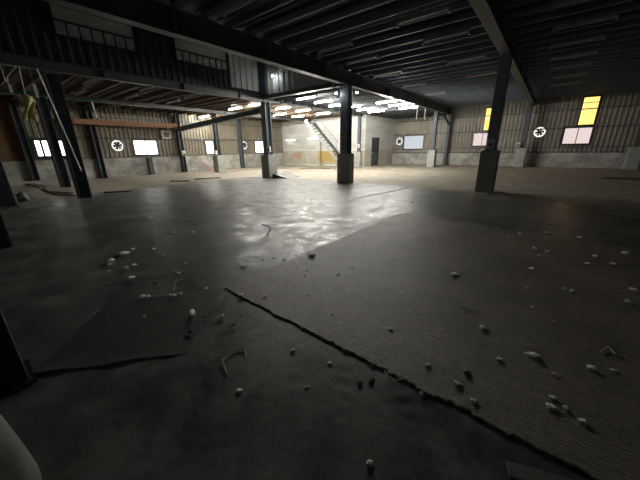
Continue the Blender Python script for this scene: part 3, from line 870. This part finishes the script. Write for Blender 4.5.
# pale lumps that stand out
o = blob('foam_lump', 'largest pale lump, at the left edge of the coarse mat', (-2.48, 2.93, .012), .06, .045, .02, 'foam', 5, 'lump', .5)
o = blob('foam_lump', 'pale upright foam stub casting a shadow beside the dark sheet', (-2.42, 1.07, 0.0), .03, .022, .035, 'foam', 8, 'lump', .3)

# crumbs: small prototypes reused by copy
def crumb(seed, mat, elong=1.0, name='crumb'):
    bm = bmesh.new(); bmesh.ops.create_icosphere(bm, subdivisions=2, radius=1)
    for v in bm.verts:
        k = 1 + .8*noise.noise(v.co*1.5 + Vector((seed*3.1, seed, seed*.7)))
        v.co = Vector((v.co.x*k*elong, v.co.y*k, max(v.co.z*k, -.5)*.55 + .27))
    return obj(name, bm, M[mat])
DEB = [(-5.03,1.48,0.026,'c'), (-4.9,1.31,0.047,'c'), (-4.67,1.07,0.05,'c'), (-4.55,1.01,0.024,'c'), (-4.22,1.1,0.031,'c'), (-4.23,1.21,0.029,'c'), (-3.81,1.03,0.03,'c'), (-4.75,1.67,0.03,'c'), (-4.34,1.63,0.024,'c'), (-5.43,2.32,0.04,'c'), (-3.39,1.13,0.034,'d'), (-3.5,1.46,0.02,'c'), (-3.61,1.46,0.017,'c'), (-4.29,0.93,0.016,'c'), (-3.18,0.92,0.024,'c'), (-3.13,0.96,0.021,'c'), (-2.97,1.12,0.015,'c'), (-2.93,1.14,0.018,'c'), (-2.91,1.2,0.015,'c'), (-2.81,1.44,0.019,'c'), (-3.08,1.55,0.017,'d'), (-7.06,2.57,0.034,'c'), (-5.15,2.55,0.029,'c'), (-4.8,1.19,0.057,'d'), (-7.18,1.68,0.033,'d'), (-3.72,1.67,0.019,'c'), (-2.16,1.21,0.019,'c'), (-1.95,1.19,0.024,'d'), (-2.76,0.77,0.014,'c'), (-2.17,0.91,0.031,'d'), (-2.28,1.11,0.019,'d'), (-2.33,1.56,0.024,'c'), (-2.11,1.7,0.024,'c'), (-2.15,1.2,0.023,'d'), (-1.31,1.28,0.019,'c'), (-1.32,0.79,0.016,'c'), (-2.02,1.33,0.013,'d'), (-1.95,1.2,0.024,'d'), (-0.99,1.08,0.01,'c'), (-1.77,2,0.014,'c'), (-0.98,1.53,0.023,'c'), (-0.74,1.51,0.015,'c'), (-1,1.35,0.014,'c'), (-0.73,1.32,0.023,'d'), (-0.68,1.39,0.029,'d'), (-0.44,1.54,0.012,'c'), (-0.37,1.49,0.019,'c'), (-0.31,1.52,0.014,'c'), (-0.81,1.97,0.017,'c'), (-0.42,1.74,0.018,'c'), (-0.39,1.7,0.02,'d'), (-0.21,1.69,0.025,'c'), (-0.1,1.61,0.018,'c'), (-0.45,2.22,0.012,'c'), (-1.34,1.85,0.012,'d'), (-1.2,2.22,0.013,'c'), (-0.18,1.83,0.031,'d'), (-0.13,1.84,0.031,'d'), (-0.19,2.47,0.026,'c'), (-0.03,2.12,0.02,'c'), (0.16,2.31,0.03,'c'), (0.49,2.4,0.025,'c'), (0.61,2.46,0.019,'c'), (0.28,1.93,0.016,'c'), (0.27,1.84,0.021,'c'), (0.34,1.88,0.016,'c'), (0.41,1.83,0.021,'c'), (0.41,1.79,0.021,'c'), (0.86,3.79,0.028,'c'), (0.13,3.12,0.015,'c'), (0.28,2.93,0.015,'c'), (0.29,2.17,0.029,'r'), (0.29,2.1,0.023,'r'), (-1.79,2.61,0.019,'c'), (-1.39,2.29,0.014,'c'), (-0.99,2.66,0.014,'c'), (-0.89,2.73,0.016,'c'), (-0.66,3.44,0.034,'c'), (-0.63,3.39,0.025,'c'), (-0.45,2.22,0.014,'c'), (-0.19,2.47,0.026,'c'), (0.38,3.77,0.018,'c'), (0.44,3.75,0.027,'c'), (0.05,3.55,0.017,'c'), (0.07,4.2,0.03,'c'), (0.07,5.1,0.035,'c'), (0.22,5.07,0.028,'c'), (0.74,5.21,0.031,'c'), (0.89,4.99,0.028,'c'), (0.95,4.16,0.03,'c'), (0.85,3.77,0.026,'c'), (1.09,5.63,0.031,'c'), (-0.43,0.91,0.018,'c'), (0.12,4.83,0.018,'c'), (0.2,6.29,0.029,'c'), (0.64,6.25,0.034,'c'), (1.1,5.66,0.034,'c'), (0.64,4.79,0.027,'c'), (-0.65,3.4,0.02,'c'), (-0.32,5.54,0.025,'c'), (-0.18,5.89,0.024,'c'), (-1.69,5.98,0.028,'c'), (-2.71,2.58,0.023,'c'), (-2.7,2.82,0.018,'d'), (-2.98,2.07,0.026,'c'), (-1.77,2.61,0.02,'c'), (-1.66,2.64,0.017,'c'), (-2.18,2.46,0.016,'c'), (-1.79,2.01,0.014,'c'), (-2.11,1.69,0.027,'c'), (-2.35,1.58,0.025,'c'), (-1.77,2.9,0.02,'c'), (-1.39,2.29,0.016,'c'), (-2.09,4.67,0.021,'c'), (-1.57,4.69,0.025,'c'), (-1.21,2.23,0.014,'c'), (-2.97,2.41,0.018,'d'), (-2.88,2.54,0.018,'d'), (-2.85,7.82,0.037,'d'), (-2.11,2.34,0.014,'c')]
def ring_crumb():
    bm = bmesh.new(); pts = [(math.cos(a)*.9, math.sin(a)*.8, .25) for a in [k*PI*1.5/9 for k in range(10)]]
    tube(bm, pts, .25, 6); return obj('shaving', bm, M['foam'])
protos = {'c': [crumb(i, 'foam', (1, 1.4, 1.1)[i % 3]) for i in range(5)],
          'd': [crumb(i+9, 'chip', (1.5, 1.1)[i % 2]) for i in range(3)], 'r': [ring_crumb()]}
keep = []
for e in DEB:
    if all(math.hypot(e[0]-k[0], e[1]-k[1]) > (e[2]+k[2])*1.35 for k in keep): keep.append(e)
used = set()
for i, (x, y, s, k) in enumerate(keep):
    onmat = x > -2.6 + .0 and y > 1.56 and y < 6.3 - .07*(x+2.6)
    if onmat and y < 3.0: zone = ('on the near half of the coarse mat', 'near mat')
    elif onmat: zone = ('on the far half of the coarse mat', 'far mat')
    elif x < -2.6 and y > 1.3: zone = ('on the glossy dark floor beyond the dark sheet', 'floor beyond the dark sheet')
    elif x < -1.9 : zone = ('on or around the thin dark sheet at left', 'dark sheet')
    elif y > 4.5: zone = ('on the bare floor beyond the coarse mat', 'floor beyond the mat')
    else: zone = ('on the bare floor between dark sheet and mat edge', 'floor in front of the mat')
    kind = {'c': 'tiny pale crumb', 'd': 'dark ragged chip', 'r': 'pale curled shaving'}[k]
    p = protos[k][i % len(protos[k])]
    z = .011 if onmat else (.012 if zone[1] == 'dark sheet' else 0.0)
    lab = kind + ' lying ' + zone[0]; grp = kind + 's, ' + zone[1]
    r = max(s*(.95 if k == 'c' else .6), .008)
    if id(p) not in used:
        used.add(id(p)); o = p
    else:
        o = p.copy(); COL.objects.link(o)
    o.location = (x, y, z); o.rotation_euler = (0, 0, random.random()*6); o.scale = (r, r, r)
    tag(o, lab, 'crumb', grp)

# ------------------------------------------------------------------ light: only a trace of air glow besides lamps, windows and the added fill panes
w = bpy.data.worlds.new('World'); SC.world = w; w.use_nodes = True
w.node_tree.nodes['Background'].inputs[0].default_value = (.55, .65, .8, 1)
w.node_tree.nodes['Background'].inputs[1].default_value = .2

# ------------------------------------------------------------------ camera
cam = bpy.data.cameras.new('camera'); co = bpy.data.objects.new('camera', cam); COL.objects.link(co)
R = Matrix(((0.786, -0.180, 0.592), (0.618, 0.253, -0.744), (-0.015, 0.951, 0.310)))
q = R.to_quaternion(); q.normalize()
co.rotation_mode = 'QUATERNION'; co.rotation_quaternion = q; co.location = (0, 0, 1.5)
cam.sensor_width = 36; cam.lens = 36*280.8/640; cam.clip_start = .02; cam.clip_end = 200
SC.camera = co
SC.view_settings.view_transform = 'Standard'; SC.view_settings.look = 'None'
SC.view_settings.gamma = 1; SC.view_settings.use_curve_mapping = False
SC.view_settings.exposure = .6
SC.cycles.use_denoising = True
SC.cycles.max_bounces = 8
